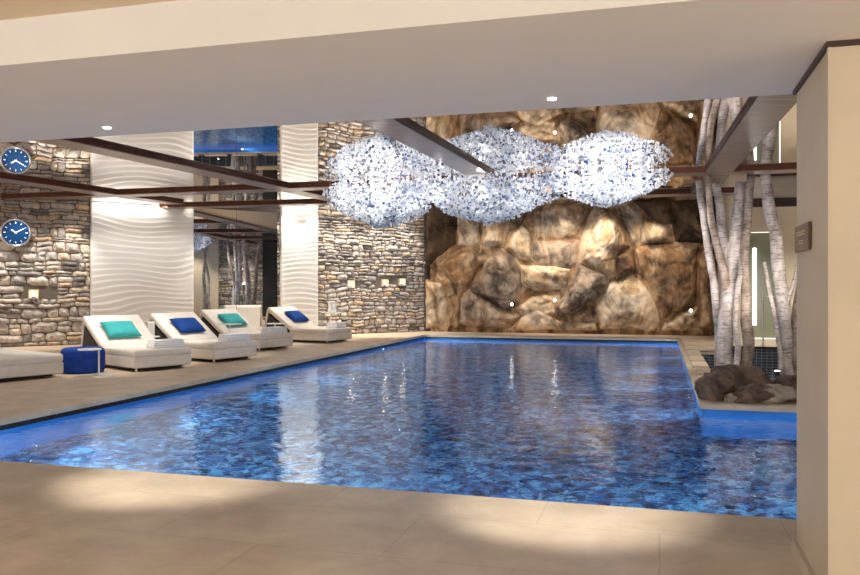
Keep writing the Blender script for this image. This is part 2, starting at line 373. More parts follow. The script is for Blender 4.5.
# ------------------------------------------------------------------ lounge wall: rubble masonry
def rubble(name, sfun, s0, s1, z0, z1, holes=(), hc=.17, wl=.42, seed=1):
    rnd = random.Random(seed); vs = []; fs = []; tones = []
    def stone(a0, a1, c0, c1, dz0, dz1, tn):
        nx = max(3, int((a1-a0)/.09)+1); nz = 3 if c1-c0 > .1 else 2
        dep = rnd.uniform(.03, .10); g = .012; base = len(vs); sx = rnd.uniform(-.03, .03); ph = rnd.random()*50; k0 = rnd.uniform(0, .10); k1 = rnd.uniform(0, .22); k2 = rnd.uniform(-.5, .5)
        NX = nx+2; NZ = nz+2
        for j in range(NZ+1):
            for i in range(NX+1):
                u = i/NX; w = j/NZ
                cu = 2*u-1; cw = 2*w-1
                ar = (a1-a0)/(c1-c0)
                edge = min(u, 1-u, w*1.0, 1-w) == 0
                g = .005
                fu = cu*(1-min(.22, .07/max(ar, .5)+k0)*abs(cw)**5); fw = cw*(1-(.05+k1)*abs(cu)**6)+k2*cu*.25
                uu = (a0+a1)/2+(a1-a0-2*g)/2*fu; zz = (c0+c1)/2+(c1-c0-2*g)/2*fw
                zz += dz0*(1-w)*math.sin(uu*5+ph)*.4+dz1*w*math.sin(uu*4+ph)*.4
                inner = .6 if (i in (1, NX-1) or j in (1, NZ-1)) else 1.0
                n = 0.0 if edge else dep*inner+sx*(u-.5)+.022*noise.noise(Vector((uu*7, zz*9, ph)))
                if not edge:
                    uu += .012*noise.noise(Vector((uu*11, zz*11, ph+9))); zz += .012*noise.noise(Vector((uu*11, zz*11, ph+19)))
                fe = min(1, (uu-s0)*3, (s1-uu)*3, (zz-z0)*4, (z1-zz)*4); fe = max(0, fe)
                wx = fe*.07*noise.noise(Vector((uu*1.3, zz*1.8, seed))); wz = fe*(.075*noise.noise(Vector((uu*1.1, zz*1.3, seed+30)))+.03*noise.noise(Vector((uu*4, zz*3, seed+60))))
                vs.append(sfun(uu+wx, zz+wz, n))
        for j in range(NZ):
            for i in range(NX):
                p = base+j*(NX+1)+i; fs.append([p, p+1, p+NX+2, p+NX+1]); tones.append(tn)
    z = z0
    while z < z1-.03:
        h = min(rnd.choice((.09, .11, .13, .16, .20, .24))*hc/.17, z1-z)
        if z1-z-h < .05: h = z1-z
        s = s0-rnd.uniform(0, .2)
        while s < s1:
            w = rnd.uniform(.16, .62)*wl/.42*(1.0 if h > .12 else 1.1)
            a0 = max(s, s0); a1 = min(s+w, s1)
            if a1-a0 > .04:
                skip = any(a1 > q[0] and a0 < q[1] and z+h > q[2] and z < q[3] for q in holes)
                tn = min(1, max(0, rnd.gauss(.45, .22))) if rnd.random() > .12 else rnd.choice((.86, .95, .8))
                if not skip:
                    if h > .15 and rnd.random() < .35:
                        m = z+h*rnd.uniform(.4, .6)
                        stone(a0, a1, z, m, .012, .012, tn); stone(a0, a1, m, z+h, .012, .012, min(1, max(0, tn+rnd.uniform(-.3, .3))))
                    else: stone(a0, a1, z, z+h, .015, .015, tn)
            s += w
        z += h
    # mortar backing
    b = len(vs); vs += [sfun(s0, z0, .004), sfun(s1, z0, .004), sfun(s1, z1, .004), sfun(s0, z1, .004)]
    fs.append([b, b+1, b+2, b+3]); tones.append(0)
    o = from_vf(name, vs, fs, ['rubble_stone', 'mortar_dark'], mi=[0]*(len(fs)-1)+[1])
    at = o.data.attributes.new('tone', 'FLOAT', 'FACE'); at.data.foreach_set('value', tones)
    bm = bmesh.new(); bm.from_mesh(o.data); bmesh.ops.recalc_face_normals(bm, faces=bm.faces); bm.to_mesh(o.data); bm.free()
    return tag(o, kind='structure')
S_P1 = (s_of(192), s_of(90)); S_M = (s_of(276.5), s_of(192)); S_P2 = (s_of(316), s_of(279.5))
ztop = ZM
niche = []
def niche_at(x, y):
    s = s_of(x); p = W(s, 0); z = EYE-(y-CY)/F*p.y; return s, z
NL = [niche_at(*q) for q in ((33, 294), (350, 284), (384, 283), (401, 282))]
holes = [(s-.10, s+.10, z-.10, z+.10) for s, z in NL]
wf = lambda s, z, n: W(s, z, n)
rubble('wall_left', wf, S_P1[1], 22, 0, ZM, holes, .20, .46, 3)
rubble('wall_left_corner', wf, .0, S_P2[0], 0, 4.7, holes, .15, .36, 5)
rubble('wall_left_strip', wf, S_P2[1], S_M[0], 0, 4.7, (), .16, .3, 8)
pp = [W(-.5, 0, 0), W(22, 0, 0), W(22, 0, -.2), W(-.5, 0, -.2)]
tag(slab('wall_left_backing', [(p.x, p.y) for p in pp], 0, 4.75, 'mortar_dark'), kind='structure')

def relief(name, s0, s1, z0, z1, label, seed):
    ns = int((s1-s0)/.045); nz = int((z1-z0)/.018); vs = []; fs = []
    for j in range(nz+1):
        z = z0+(z1-z0)*j/nz
        for i in range(ns+1):
            s = s0+(s1-s0)*i/ns
            ph = z/.165+.55*math.sin(s*1.1+z*.9+seed)+.30*math.sin(s*2.3-z*1.7+seed*2)+1.3*noise.noise(Vector((s*.55, z*.8, seed)))
            fr = ph-math.floor(ph); prof = (fr/.78)**1.0 if fr < .78 else (1-fr)/.22
            amp = .017*(.6+.8*noise.noise(Vector((s*.8, z*1.5, seed+7))))
            vs.append(W(s, z, .14+amp*prof))
    for j in range(nz):
        for i in range(ns):
            p = j*(ns+1)+i; fs.append([p, p+1, p+ns+2, p+ns+1])
    # sides and back
    b = len(vs); vs += [W(s0, z0, .0), W(s1, z0, .0), W(s1, z1, .0), W(s0, z1, .0)]
    lft = [j*(ns+1) for j in range(nz+1)]; rgt = [j*(ns+1)+ns for j in range(nz+1)]
    fs.append([b]+lft+[b+3]); fs.append([b+1]+rgt+[b+2]); fs.append([b+3]+list(range(nz*(ns+1), nz*(ns+1)+ns+1))+[b+2]); fs.append([b]+list(range(0, ns+1))+[b+1]); fs.append([b, b+1, b+2, b+3])
    o = from_vf(name, vs, fs, 'relief_white')
    bm = bmesh.new(); bm.from_mesh(o.data); bmesh.ops.recalc_face_normals(bm, faces=bm.faces); bm.to_mesh(o.data); bm.free()
    o.data.polygons.foreach_set('use_smooth', [len(p.vertices) == 4 for p in o.data.polygons])
    return tag(o, label, 'wall panel', 'white wave relief wall panels')
relief('relief_panel', S_P1[0], S_P1[1], 0.0, ZM-.005, 'wide white wave relief panel between the clock wall and the wall mirror', 1.0)
relief('relief_panel', S_P2[0], S_P2[1], 0.0, 4.68, 'narrow white wave relief panel between the wall mirror and the far stone corner', 4.0)

# wall mirror between the two relief panels, a touch angled
mr = thing('wall_mirror', 'tall mirror between two white relief panels reflecting birch trunks', 'mirror', W(S_M[1], 0, .06))
q0 = W(S_M[1], 0, .06)-mr.location; q1 = W(S_M[0], 0, .06)-mr.location
MIRROT = 0.0     # extra yaw of the glass
dirm = (q1-q0); Lm = dirm.length; dirm.normalize()
for k in range(2):
    a = q0+dirm*(Lm*k/2+.006); b = q0+dirm*(Lm*(k+1)/2-.006)
    cen = (a+b)/2; hd = (b-a)/2; hd = Matrix.Rotation(MIRROT, 3, 'Z') @ hd; a, b = cen-hd, cen+hd
    nn = Vector((hd.y, -hd.x, 0)).normalized()*.02
    pts = [(a+nn), (b+nn), (b-nn), (a-nn)]
    slab('mirror_pane', [(p.x, p.y) for p in pts], .12, ZM-.01, 'wall_mirror', mr)
slab('mirror_base', [((q0)[0]+WN.x*.06, q0[1]+WN.y*.06), (q1[0]+WN.x*.06, q1[1]+WN.y*.06), (q1[0]-WN.x*.05, q1[1]-WN.y*.05), (q0[0]-WN.x*.05, q0[1]-WN.y*.05)], 0, .12, 'cream_stone', mr)

# niche lamps
for k, (s, z) in enumerate(NL):
    lab = ['glowing niche lamp in the stone wall below the clock', 'leftmost of the three niche lamps in the far stone corner', 'middle one of the three niche lamps in the far stone corner', 'rightmost of the three niche lamps in the far stone corner'][k]
    t_ = thing('niche_lamp', lab, 'wall light', W(s, z-.15, .0), WROT, 'niche lamps in the stone walls')
    bm = bmesh.new()
    box(bm, (0, -.01, .15), (.25, .02, .25)); box(bm, (0, -.06, .035), (.25, .10, .02)); box(bm, (0, -.06, .265), (.25, .10, .02))
    box(bm, (-.115, -.06, .15), (.02, .10, .21)); box(bm, (.115, -.06, .15), (.02, .10, .21))
    from_bm('niche_box', bm, 'cream_stone', t_)
    bm = bmesh.new(); cyl(bm, (0, -.06, .07), .03, .05, 16); from_bm('lamp_cup', bm, 'lacquer_and_shade_black', t_)
    bm = bmesh.new(); cyl(bm, (0, -.06, .105), .022, .02, 16); from_bm('lamp_bulb', bm, 'lamp_glow', t_, True)
    p = W(s, z+.0, .12); point(p, .5, (1, .85, .65), .02)

# wall clock
ck = niche_at(14.5, 233)
c_ = thing('wall_clock', 'round blue-faced wall clock with silver rim on the stone wall', 'clock', W(ck[0], ck[1], .12), WROT)
RX = Matrix.Rotation(math.pi/2, 3, 'X')
bm = bmesh.new(); cyl(bm, (0, 0, 0), .37, .10, 48, rot=RX); vs_ = cyl(bm, (0, -.06, 0), .385, .03, 48, r2=.35, rot=RX)
from_bm('case', bm, 'brushed_steel', c_)
vs, fs = [], []
for i in range(48):
    for j in range(8):
        t1 = 2*math.pi*i/48; t2 = 2*math.pi*j/8; r = .355+.032*math.cos(t2)
        vs.append((r*math.cos(t1), -.075+.022*math.sin(t2), r*math.sin(t1)))
for i in range(48):
    for j in range(8): fs.append([i*8+j, ((i+1) % 48)*8+j, ((i+1) % 48)*8+(j+1) % 8, i*8+(j+1) % 8])
from_vf('bezel', vs, fs, 'chrome', c_, True)
bm = bmesh.new(); cyl(bm, (0, -.078, 0), .33, .006, 48, rot=RX); dl = from_bm('dial', bm, 'dial_blue', c_)
for h in range(12):
    bm = bmesh.new()
    t1 = math.radians(h*30); w_ = .014 if h % 3 else .024
    vv = box(bm, (0, 0, 0), (w_, .006, .05)); bmesh.ops.translate(bm, vec=(0, -.084, .265), verts=vv); bmesh.ops.rotate(bm, verts=vv, cent=(0, 0, 0), matrix=Matrix.Rotation(t1, 3, 'Y')); from_bm('hour_mark', bm, 'lacquer_white', dl)
for nm, L, w_, deg in (('hour_hand', .16, .03, 305), ('minute_hand', .25, .02, 60)):
    bm = bmesh.new(); vv = box(bm, (0, -.092, L/2-.03), (w_, .005, L)); bmesh.ops.rotate(bm, verts=vv, cent=(0, 0, 0), matrix=Matrix.Rotation(math.radians(deg), 3, 'Y'))
    from_bm(nm, bm, 'lacquer_white', c_)
bm = bmesh.new(); cyl(bm, (.41, -.02, .0), .045, .07, 16, rot=Matrix.Rotation(math.pi/2, 3, 'Y')); from_bm('crown', bm, 'chrome', c_)

# ------------------------------------------------------------------ rock face
RB = -2.0
def rock_plane(x, y):     # pixel -> (a, z) on the rock face plane
    t = (x-CX)/F; # G(a,RB): X = O.x+V.x a+U.x*2 ...
    ox = O2.x-U.x*RB; oy = O2.y-U.y*RB
    a = (t*oy-ox)/(V.x-t*V.y); D = oy+V.y*a
    return a, EYE-(y-CY)/F*D
RF = thing('rock_wall', 'sculpted brown and cream rock face behind the far end of the pool', 'rock wall', G(0, RB, 0), GROT)
def fbm(p, o=4):
    s = 0; a = .5
    for _ in range(o): s += a*noise.noise(p); p = p*2.1; a *= .5
    return s
A1 = 9.35; nx, nz = 187, 94; vs = []; fs = []
for j in range(nz+1):
    for i in range(nx+1):
        a = -.35+(A1+.35)*i/nx; z = 4.7*j/nz
        d = .10*fbm(Vector((a*.8, z*.8, 3)))+.05*fbm(Vector((a*3, z*3, 8)))
        vs.append((a, -d-.10, z))
for j in range(nz):
    for i in range(nx):
        p = j*(nx+1)+i; fs.append([p, p+1, p+nx+2, p+nx+1])
from_vf('rock_slab', vs, fs, 'rock_brown', RF, True)
BL = [
 ('rock_grey', .75, [(485.6,260.5),(498,249),(511,254),(521,268),(523.4,283),(521,301),(514.6,309.7),(503,308.4),(485.6,298),(470.5,289.5),(474,278),(482,268)]),
 ('rock_brown', .50, [(438,265),(450,252),(465.5,247),(483,249),(488,260.5),(481,270),(470.5,289),(458,299),(447,276)]),
 ('rock_grey', .60, [(463,292),(470.5,289.5),(493,300),(511,311),(522,316),(512,327),(490.7,329.5),(459,327),(460,308)]),
 ('rock_brown', .40, [(436,275),(453,277),(461,296),(461.4,328),(448,329),(454,308),(443,288)]),
 ('rock_cream', .25, [(426,280),(447,282),(449,322),(441,327),(426,328)]),
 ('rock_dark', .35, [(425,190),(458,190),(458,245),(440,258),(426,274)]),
 ('rock_cream', .30, [(458,205),(481,205),(482,247),(457,247)]),
 ('rock_cream', .35, [(480,205),(512,205),(510,232),(505,248),(482,247)]),
 ('rock_cream', .50, [(505,249),(509,233),(523,223),(533,230),(535,262),(519,261)]),
 ('rock_cream', .40, [(522,222),(538,205),(590,203),(588,238),(531,241)]),
 ('rock_grey', .28, [(531,239),(581,239),(580,262),(571,271),(545,267),(533,265)]),
 ('rock_cream', .55, [(519,264),(545,265),(572,269),(568,289),(540,293),(522,286)]),
 ('rock_cream', .80, [(586,218),(594,206),(605,202),(617,210),(626,229),(632,247),(620,256),(617,276),(608,280),(578,265),(581,237)]),
 ('rock_grey', .85, [(579,262),(609,273),(610,285),(598,300),(576.5,313),(560,316),(556,307),(571,284)]),
 ('rock_cream', .55, [(607,283),(631,271),(645,284),(654.5,299),(662,322),(655,332),(600,329),(594,310)]),
 ('rock_brown', .55, [(616,255),(632,248),(637,271),(616,283)]),
 ('rock_brown', .65, [(632,247.5),(662.6,242),(700,245),(698,273),(698,299),(681,311),(668,323),(660,319),(652,292),(636,271)]),
 ('rock_brown', .65, [(695,258),(706,245),(716,260),(717,332),(699,327),(695,299)]),
 ('rock_cream', .35, [(617,200),(645,210),(643,222),(640,240),(632,248),(624,224)]),
 ('rock_cream', .40, [(643,219),(668,226),(674,243),(638,246)]),
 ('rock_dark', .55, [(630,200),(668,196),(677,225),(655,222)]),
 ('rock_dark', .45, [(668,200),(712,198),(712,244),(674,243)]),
 ('rock_cream', .30, [(515,308),(536,292),(560,292),(561,317),(521,317)]),
 ('rock_cream', .40, [(508,328),(523,315),(536,306),(560,320),(596,322),(598,331),(508,331)]),
 ('rock_cream', .35, [(664,322),(683,310),(700,302),(700,331),(660,331)]),
 ('rock_brown', .40, [(556,196),(600,188),(640,196),(606,203),(560,206)]),
 ('rock_grey', .45, [(458,190),(520,188),(555,196),(540,206),(480,210)]),
]
def poly_d(p, poly):
    x, y = p; ins = False; dm = 1e9; n = len(poly)
    for i in range(n):
        x1, y1 = poly[i]; x2, y2 = poly[(i+1) % n]
        if (y1 > y) != (y2 > y) and x < (x2-x1)*(y-y1)/(y2-y1)+x1: ins = not ins
        dx, dy = x2-x1, y2-y1; t = max(0, min(1, ((x-x1)*dx+(y-y1)*dy)/(dx*dx+dy*dy))); dm = min(dm, math.hypot(x-x1-t*dx, y-y1-t*dy))
    return dm if ins else -dm
for bi, (mt, dep, pl) in enumerate(BL):
    poly = [rock_plane(*p) for p in pl]
    x0 = min(p[0] for p in poly)-.1; x1 = max(p[0] for p in poly)+.1; y0 = max(0, min(p[1] for p in poly)-.1); y1 = min(4.68, max(p[1] for p in poly)+.1)
    st = .035; nx = int((x1-x0)/st)+1; nz = int((y1-y0)/st)+1
    ds = {}
    for j in range(nz+1):
        for i in range(nx+1):
            x = x0+i*st; z = y0+j*st
            wx = x+.05*noise.noise(Vector((x*2, z*2, bi))); wz = z+.05*noise.noise(Vector((x*2, z*2, bi+50)))
            ds[i, j] = poly_d((wx, wz), poly)
    dmx = max(ds.values()); idx = {}; vs = []; fs = []
    for (i, j), d in ds.items():
        if d < -st*1.6: continue
        x = x0+i*st; z = y0+j*st
        if d > 0:
            q = min(1, d/(dmx*.85)); h = dep*.85*(1-(1-q)**2.0)**.70
        else: h = d*3
        h += .22*fbm(Vector((x*1.5, z*1.1, bi*3.3)))*min(1, max(0, d*4))+.03*fbm(Vector((x*6, z*6, bi)))
        # facets
        e = min(1, max(0, d*5))
        h += e*(.07*fbm(Vector((x*2.6, z*2.0, bi*1.7)), 5)+.015*noise.noise(Vector((x*9, z*7, bi))))
        cr = abs(noise.noise(Vector((x*1.3+bi, z*.9, bi*2.1)))); h -= e*.05*max(0, 1-cr/.03)*(1 if bi % 3 == 0 else 0)
        cl = noise.noise(Vector((x*1.1-bi, z*1.9, bi*5.1))); h += e*.05*(1 if cl > .2 else cl*5 if cl > 0 else 0)
        idx[i, j] = len(vs); vs.append((x, -h-.02, min(z, 4.68)))
    for (i, j) in idx:
        k = [(i, j), (i+1, j), (i+1, j+1), (i, j+1)]
        if all(q in idx for q in k): fs.append([idx[q] for q in k])
    # closed back so that the boulder is a solid
    ba = len(vs); bk = {q: ba+n for n, q in enumerate(idx)}
    for q in idx: x, y, z = vs[idx[q]]; vs.append((x, .12, z))
    from collections import Counter
    ec = Counter()
    for f in list(fs):
        for a, b in zip(f, f[1:]+f[:1]): ec[(a, b)] += 1
    inv = {v: k for k, v in idx.items()}
    for (a, b) in list(ec):
        if (b, a) not in ec: fs.append([b, a, bk[inv[a]], bk[inv[b]]])
    o = from_vf('boulder', vs, fs, mt, RF, True)
# small spot lamps set in the rock
for (x, y, lab) in ((515, 304, 'small glowing spot lamp set in the rock face, leftmost of three'), (557, 300, 'small glowing spot lamp set in the rock face, middle one of three'), (690, 310, 'small glowing spot lamp set in the rock face near the birch trunks')):
    a, z = rock_plane(x, y); p = G(a, RB+.62, z)
    t_ = thing('rock_spotlight', lab, 'spotlight', p, GROT, 'spot lamps on the rock face')
    bm = bmesh.new(); cyl(bm, (0, .1, 0), .035, .22, 14, rot=RX); from_bm('lamp_body', bm, 'lacquer_and_shade_black', t_)
    bm = bmesh.new(); cyl(bm, (0, -.02, 0), .045, .03, 14, rot=RX); from_bm('lamp_lens', bm, 'lamp_glow', t_)
    bm = bmesh.new(); cyl(bm, (0, .3, 0), .015, .5, 8, rot=RX); from_bm('bracket', bm, 'lacquer_and_shade_black', t_)

# ------------------------------------------------------------------ right side: slabs, basin, corridor
for k, b0 in enumerate((0.0, 1.75, 3.45, 5.1, 6.7, 8.2, 9.6, 11.0)):
    b1 = (1.75, 3.45, 5.05, 6.7, 8.2, 9.6, 11.0, 12.0)[k]-.10
    lab = ['pale stone slab beside the pool at the foot of the rock face', 'pale stone slab by the pool, second from the rock face', 'pale stone slab by the pool, third from the rock face', 'pale stone slab by the pool, fourth from the rock face', 'pale stone slab by the pool, fifth from the rock face', 'pale stone slab by the pool, sixth from the rock face', 'pale stone slab by the pool, seventh from the rock face', 'pale stone slab closest to the boulders under the birch trunks'][k]
    o = gbox('stone_slab', 8.3, 9.18 if k < 3 else 8.6, b0+.16, b1-.06, -.003, .05, 'deck_stone', bev=.01); tag(o, lab, 'stone slab', 'pale slabs along the right pool edge')
tag(gbox('floor_corridor', 9.22, 18, 1.4, 4.98, -.62, .13, 'cream_stone'), kind='structure')
bs = thing('water_basin', 'low dark tiled basin front behind the birch trunks', 'basin', G(9.22, 5.02, -.62), GROT)
bm = bmesh.new(); box(bm, (1.67, -.02, .36), (3.30, .02, .72)); from_bm('tiled_front', bm, 'screen_tile', bs)
bm = bmesh.new(); box(bm, (1.67, -.02, .75), (3.30, .10, .05)); from_bm('coping', bm, 'lintel_brown', bs)
bs.location = G(9.22, 5.06, -.62)
tag(gbox('wall_corridor', 9.5, 9.6, -2.6, 1.4, 0, 4.7, 'plaster_cream'), kind='structure')
DA0, DA1 = 10.08, 11.0
tag(gbox('wall_right_jamb', 9.5, DA0, 1.2, 1.4, 0, 4.7, 'plaster_cream'), kind='structure')
tag(gbox('wall_right_lintel', DA0, DA1, 1.2, 1.4, 3.2, 4.7, 'plaster_cream'), kind='structure')
tag(gbox('wall_right_far', DA1, 18, 1.2, 1.4, .13, 4.7, 'plaster_cream'), kind='structure')
tag(gbox('trim_2', 9.85, 14, 5.16, 5.3, 3.55, 3.76, 'lintel_brown'), kind='structure')
tag(gbox('wall_right_header', 9.85, 14, 5.12, 5.16, 3.55, ZM-.01, 'plaster_cream'), kind='structure')
tag(gbox('door_1', DA0, DA1, 1.0, 1.06, .13, 3.2, 'green_glass'), kind='structure')
tag(gbox('door_frame', DA0, DA0+.06, 1.06, 1.2, .13, 3.2, 'plaster_cream'), kind='structure')
ls = gbox('light_strip', DA0+.20, DA0+.29, 1.065, 1.10, .5, 2.75, 'door_light'); tag(ls, 'narrow vertical white light strip on the green glass door', 'light strip')
p = G(10.15, 4.6, .13)
rl = thing('handrail', 'slim metal handrail post on the raised corridor edge behind the right birch', 'handrail', p, GROT)
bm = bmesh.new(); cyl(bm, (0, 0, .62), .026, 1.22, 12); cyl(bm, (0, 0, .012), .06, .024, 16); from_bm('post', bm, 'brushed_steel', rl)
bm = bmesh.new(); box(bm, (.22, 0, 1.245), (.55, .06, .03), bev=.008); from_bm('rail', bm, 'brushed_steel', rl)
# enclosing walls of the hall
tag(gbox('wall_right', 13.75, 13.95, 1.4, 20.8, -.1, ZM-.005, 'plaster_cream'), kind='structure')
gst = lambda s, z, n: G(13.7-n, s, z)
rubble('wall_right_stone', gst, 8.0, 10.5, 0, ZM-.01, (), .18, .42, 21)
tag(gbox('wall_right_opening_shade', 13.62, 13.7, 6.6, 8.0, 0, ZM-.01, 'dark_and_shade'), kind='structure')  # flat panel, the darkness of an opening put into its colour
for q, bq in enumerate((9.05, 9.55)):
    t_ = thing('niche_lamp', ['glowing lamp on the stone wall seen only in the wall mirror, left one', 'glowing lamp on the stone wall seen only in the wall mirror, right one'][q], 'wall light', G(13.56, bq, 1.75), GROT-math.pi/2, 'niche lamps in the stone walls')
    bm = bmesh.new(); cyl(bm, (0, 0, .0), .05, .06, 16); from_bm('lamp_cup', bm, 'lacquer_and_shade_black', t_)
    bm = bmesh.new(); cyl(bm, (0, 0, .05), .045, .06, 16); from_bm('lamp_bulb', bm, 'lamp_glow', t_)
tag(gbox('floor_right_bay', NRW, 16, 14.5, 20.1, -.3, 0, 'deck_stone'), kind='structure')
tag(gbox('wall_far', -2.4, 9.6, -2.8, -2.65, -.1, 4.8, 'dark_and_shade'), kind='structure')
tag(gbox('wall_pit_side', 12.58, 12.6, 5.0, 11.95, -.62, -.07, 'screen_tile'), kind='structure')
tag(gbox('wall_pit_near', 8.6, 12.6, 11.95, 11.97, -.62, -.07, 'screen_tile'), kind='structure')
tag(gbox('wall_left_end', -15.2, -15, 17.5, 31, -.1, ZM, 'plaster_cream'), kind='structure')

# ------------------------------------------------------------------ pillar
tag(gbox('pillar_wall', 8.45, 10.6, 20.9, 21.87, 0, 2.755, 'pillar_stone'), kind='structure')
bm = bmesh.new(); c = G(9.525, 21.385, 2.768); box(bm, c, (2.19, 1.01, .024), Matrix.Rotation(GROT, 3, 'Z')); tag(from_bm('trim_3', bm, 'lintel_brown'), kind='structure')
tag(gbox('baseboard_pillar', 8.425, 10.6, 20.875, 21.895, 0, .09, 'pillar_stone'), kind='structure')
tag(gbox('trim_4', 8.44, 8.452, 21.84, 21.878, .09, 2.755, 'pillar_stone'), kind='structure')
# sign on the pillar's pool-side face
def on_pillar(x, y):
    t = (x-CX)/F; q = G(8.45, 0)
    # (q - U b) . x = t * y
    b = (q.x-t*q.y)/(U.x-t*U.y); D = q.y-U.y*b
    return b, EYE-(y-CY)/F*D
b1_, zt = on_pillar(798.3, 226); b0_, _ = on_pillar(812, 226); _, zt0 = on_pillar(812, 223); _, zb = on_pillar(805, 252.5)
sg = thing('wall_sign', 'small bronze sign plate with faint lettering on the stone pillar', 'sign', G(8.45, (b0_+b1_)/2, (zt+zb)/2), GROT+math.pi/2*0)
bw = abs(b1_-b0_); bh = abs(zt0-zb)
bm = bmesh.new(); box(bm, (-.012, 0, 0), (.016, bw, bh), bev=.003); from_bm('plate', bm, 'sign_bronze', sg)
bm = bmesh.new()
for (yy, zz, L) in ((.0, .22, .62), (.0, .12, .5), (-.0, -.12, .32), (0, -.22, .45)):
    n = 7 if L > .4 else 4
    for q in range(n):
        box(bm, (-.0215, bw*L*((q+.5)/n-.5), bh*zz+(.002 if q % 3 else -.001)), (.003, bw*L/n*.6, bh*(.035 if q % 2 else .05)))
tag(from_bm('lettering', bm, 'sign_letter', sg), kind='stuff')

# ------------------------------------------------------------------ downlights
for (x, y, lab) in ((107, 127, 'small round recessed downlight in the white soffit, left one'), (552, 98, 'small round recessed downlight in the white soffit, right one')):
    D = (2.78-EYE)*F/(CY-y); X = (x-CX)/F*D
    t_ = thing('downlight', lab, 'ceiling light', (X, D, 2.78), 0, 'recessed downlights in the soffit')
    bm = bmesh.new(); cyl(bm, (0, 0, -.002), .038, .006, 28); from_bm('lamp_ring', bm, 'lacquer_white', t_)
    bm = bmesh.new(); cyl(bm, (0, 0, -.007), .026, .005, 24); from_bm('diffuser', bm, 'lamp_glow', t_)
    spot((X, D, 2.765), (X+.25, D+.8, 0), 170, 44, .8, (1, .94, .84), .03)

# ------------------------------------------------------------------ loungers
def cushion_bm(L, Wd, H, pw=.12, nx=14, ny=12):     # box with soft crowned faces
    bm = bmesh.new(); box(bm, (0, 0, 0), (L, Wd, H), bev=min(H*.38, .06), seg=4); return bm
def lounger(x, y, ang, label, first=None, D=None, X=None):
    pass
def build_lounger(label, flat=False):
    t = thing('sun_lounger', label, 'sun lounger', (0, 0, 0), 0, 'cream sun loungers beside the pool')
    # +x = foot end, origin under the middle; total 2.4 x 1.22
    bm = bmesh.new(); box(bm, (0, 0, .175), (2.4, 1.22, .21), bev=.035, seg=3); from_bm('body', bm, 'fabric_cream', t, False)
    bm = bmesh.new(); box(bm, (.50, 0, .345), (1.40, 1.22, .15), bev=.05, seg=4); from_bm('seat_cushion', bm, 'fabric_cream', t, True)
    a = math.atan2(.62, .92) if not flat else .03; L = 1.08
    bm = bmesh.new(); box(bm, (-L/2, 0, .075), (L, 1.22, .13), bev=.045, seg=4)
    bmesh.ops.rotate(bm, verts=bm.verts, cent=(0, 0, 0), matrix=Matrix.Rotation(a, 3, 'Y')); bmesh.ops.translate(bm, vec=(-.16, 0, .31 if not flat else .275), verts=bm.verts)
    from_bm('backrest', bm, 'fabric_cream', t, True)
    # back panel sloping down behind
    top = Vector((-.16-L*math.cos(a)+.03, 0, .31+L*math.sin(a)+.03)); bot = Vector((-1.16, 0, .26)); d = top-bot
    bm = bmesh.new(); box(bm, (0, 0, 0), (d.length, 1.16, .05), bev=.018)
    bmesh.ops.rotate(bm, verts=bm.verts, cent=(0, 0, 0), matrix=Matrix.Rotation(-math.atan2(d.z, d.x), 3, 'Y')); bmesh.ops.translate(bm, vec=(top+bot)/2, verts=bm.verts)
    if flat: bm.free()
    else: from_bm('back_support', bm, 'fabric_cream', t)
    if not flat:
        p0 = (-.24, .285); p1 = (-.16-L*math.cos(a)+.06, .31+L*math.sin(a)-.10); p2 = (-1.12, .285); n_ = .56
        vv = [(x_, -n_, z_) for x_, z_ in (p0, p1, p2)]+[(x_, n_, z_) for x_, z_ in (p0, p1, p2)]
        from_vf('hollow_shade', vv, [[0, 1, 2], [5, 4, 3], [0, 3, 4, 1], [1, 4, 5, 2], [2, 5, 3, 0]], 'lacquer_and_shade_black', t)  # solid black prism, shade of the hollow behind the backrest put into colour
    bm = bmesh.new(); box(bm, (0, 0, .045), (2.1, .96, .05)); from_bm('plinth', bm, 'dark_and_shade', t)
    for sx in (1, -1):
        for sy in (1, -1):
            bm = bmesh.new(); cyl(bm, (sx*1.08, sy*.5, .036), .022, .072, 12); from_bm('foot', bm, 'chrome', t)
    return t
def copy_tree(o, parent=None):
    c = o.copy(); C.objects.link(c); c.parent = parent
    for ch in [q for q in bpy.data.objects if q.parent == o]: copy_tree(ch, c)
    return c
# near foot corner (pixel), length direction angle off the view axis
LG = [(0, 382-1.2, None, (-7.24, 13.3), 54.8, 'sun lounger cropped by the left edge of the photo, only its foot end showing', None),
      (1, 0, None, (-5.56, 15.03), 47.5, 'sun lounger with a teal pillow in front of the wide relief panel', 'teal'),
      (2, 0, None, (-4.57, 16.9), 54.8, 'sun lounger with a blue pillow in front of the wall mirror', 'blue'),
      (3, 0, None, (-4.26, 20.0), 56.5, 'sun lounger with a teal pillow half hidden behind the blue-pillow one', 'teal'),
      (4, 0, None, (-2.89, 22.75), 62.0, 'farthest sun lounger with a blue pillow by the far stone corner', 'blue')]
def pillow_bm():
    bm = bmesh.new(); n = 16; g = {}
    for side in (1, -1):
        for i in range(n+1):
            for j in range(n+1):
                u = 2*i/n-1; v = 2*j/n-1
                e = ((1-u**4)*(1-v**4))**.5
                pin = 1-.07*(abs(u*v)**1.0)*0-.06*(1-abs(v))*abs(u)**3*0
                x = u*.26*(1-.06*(1-v*v)*u*u); y = v*.36*(1-.06*(1-u*u)*v*v)
                if (i in (0, n) or j in (0, n)) and side == -1: g[side, i, j] = g[1, i, j]; continue
                g[side, i, j] = bm.verts.new((x, y, side*.085*e))
        for i in range(n):
            for j in range(n):
                q = [g[side, i, j], g[side, i+1, j], g[side, i+1, j+1], g[side, i, j+1]]
                bm.faces.new(q if side == 1 else q[::-1])
    return bm
proto = None; pil = {}; towel0 = None
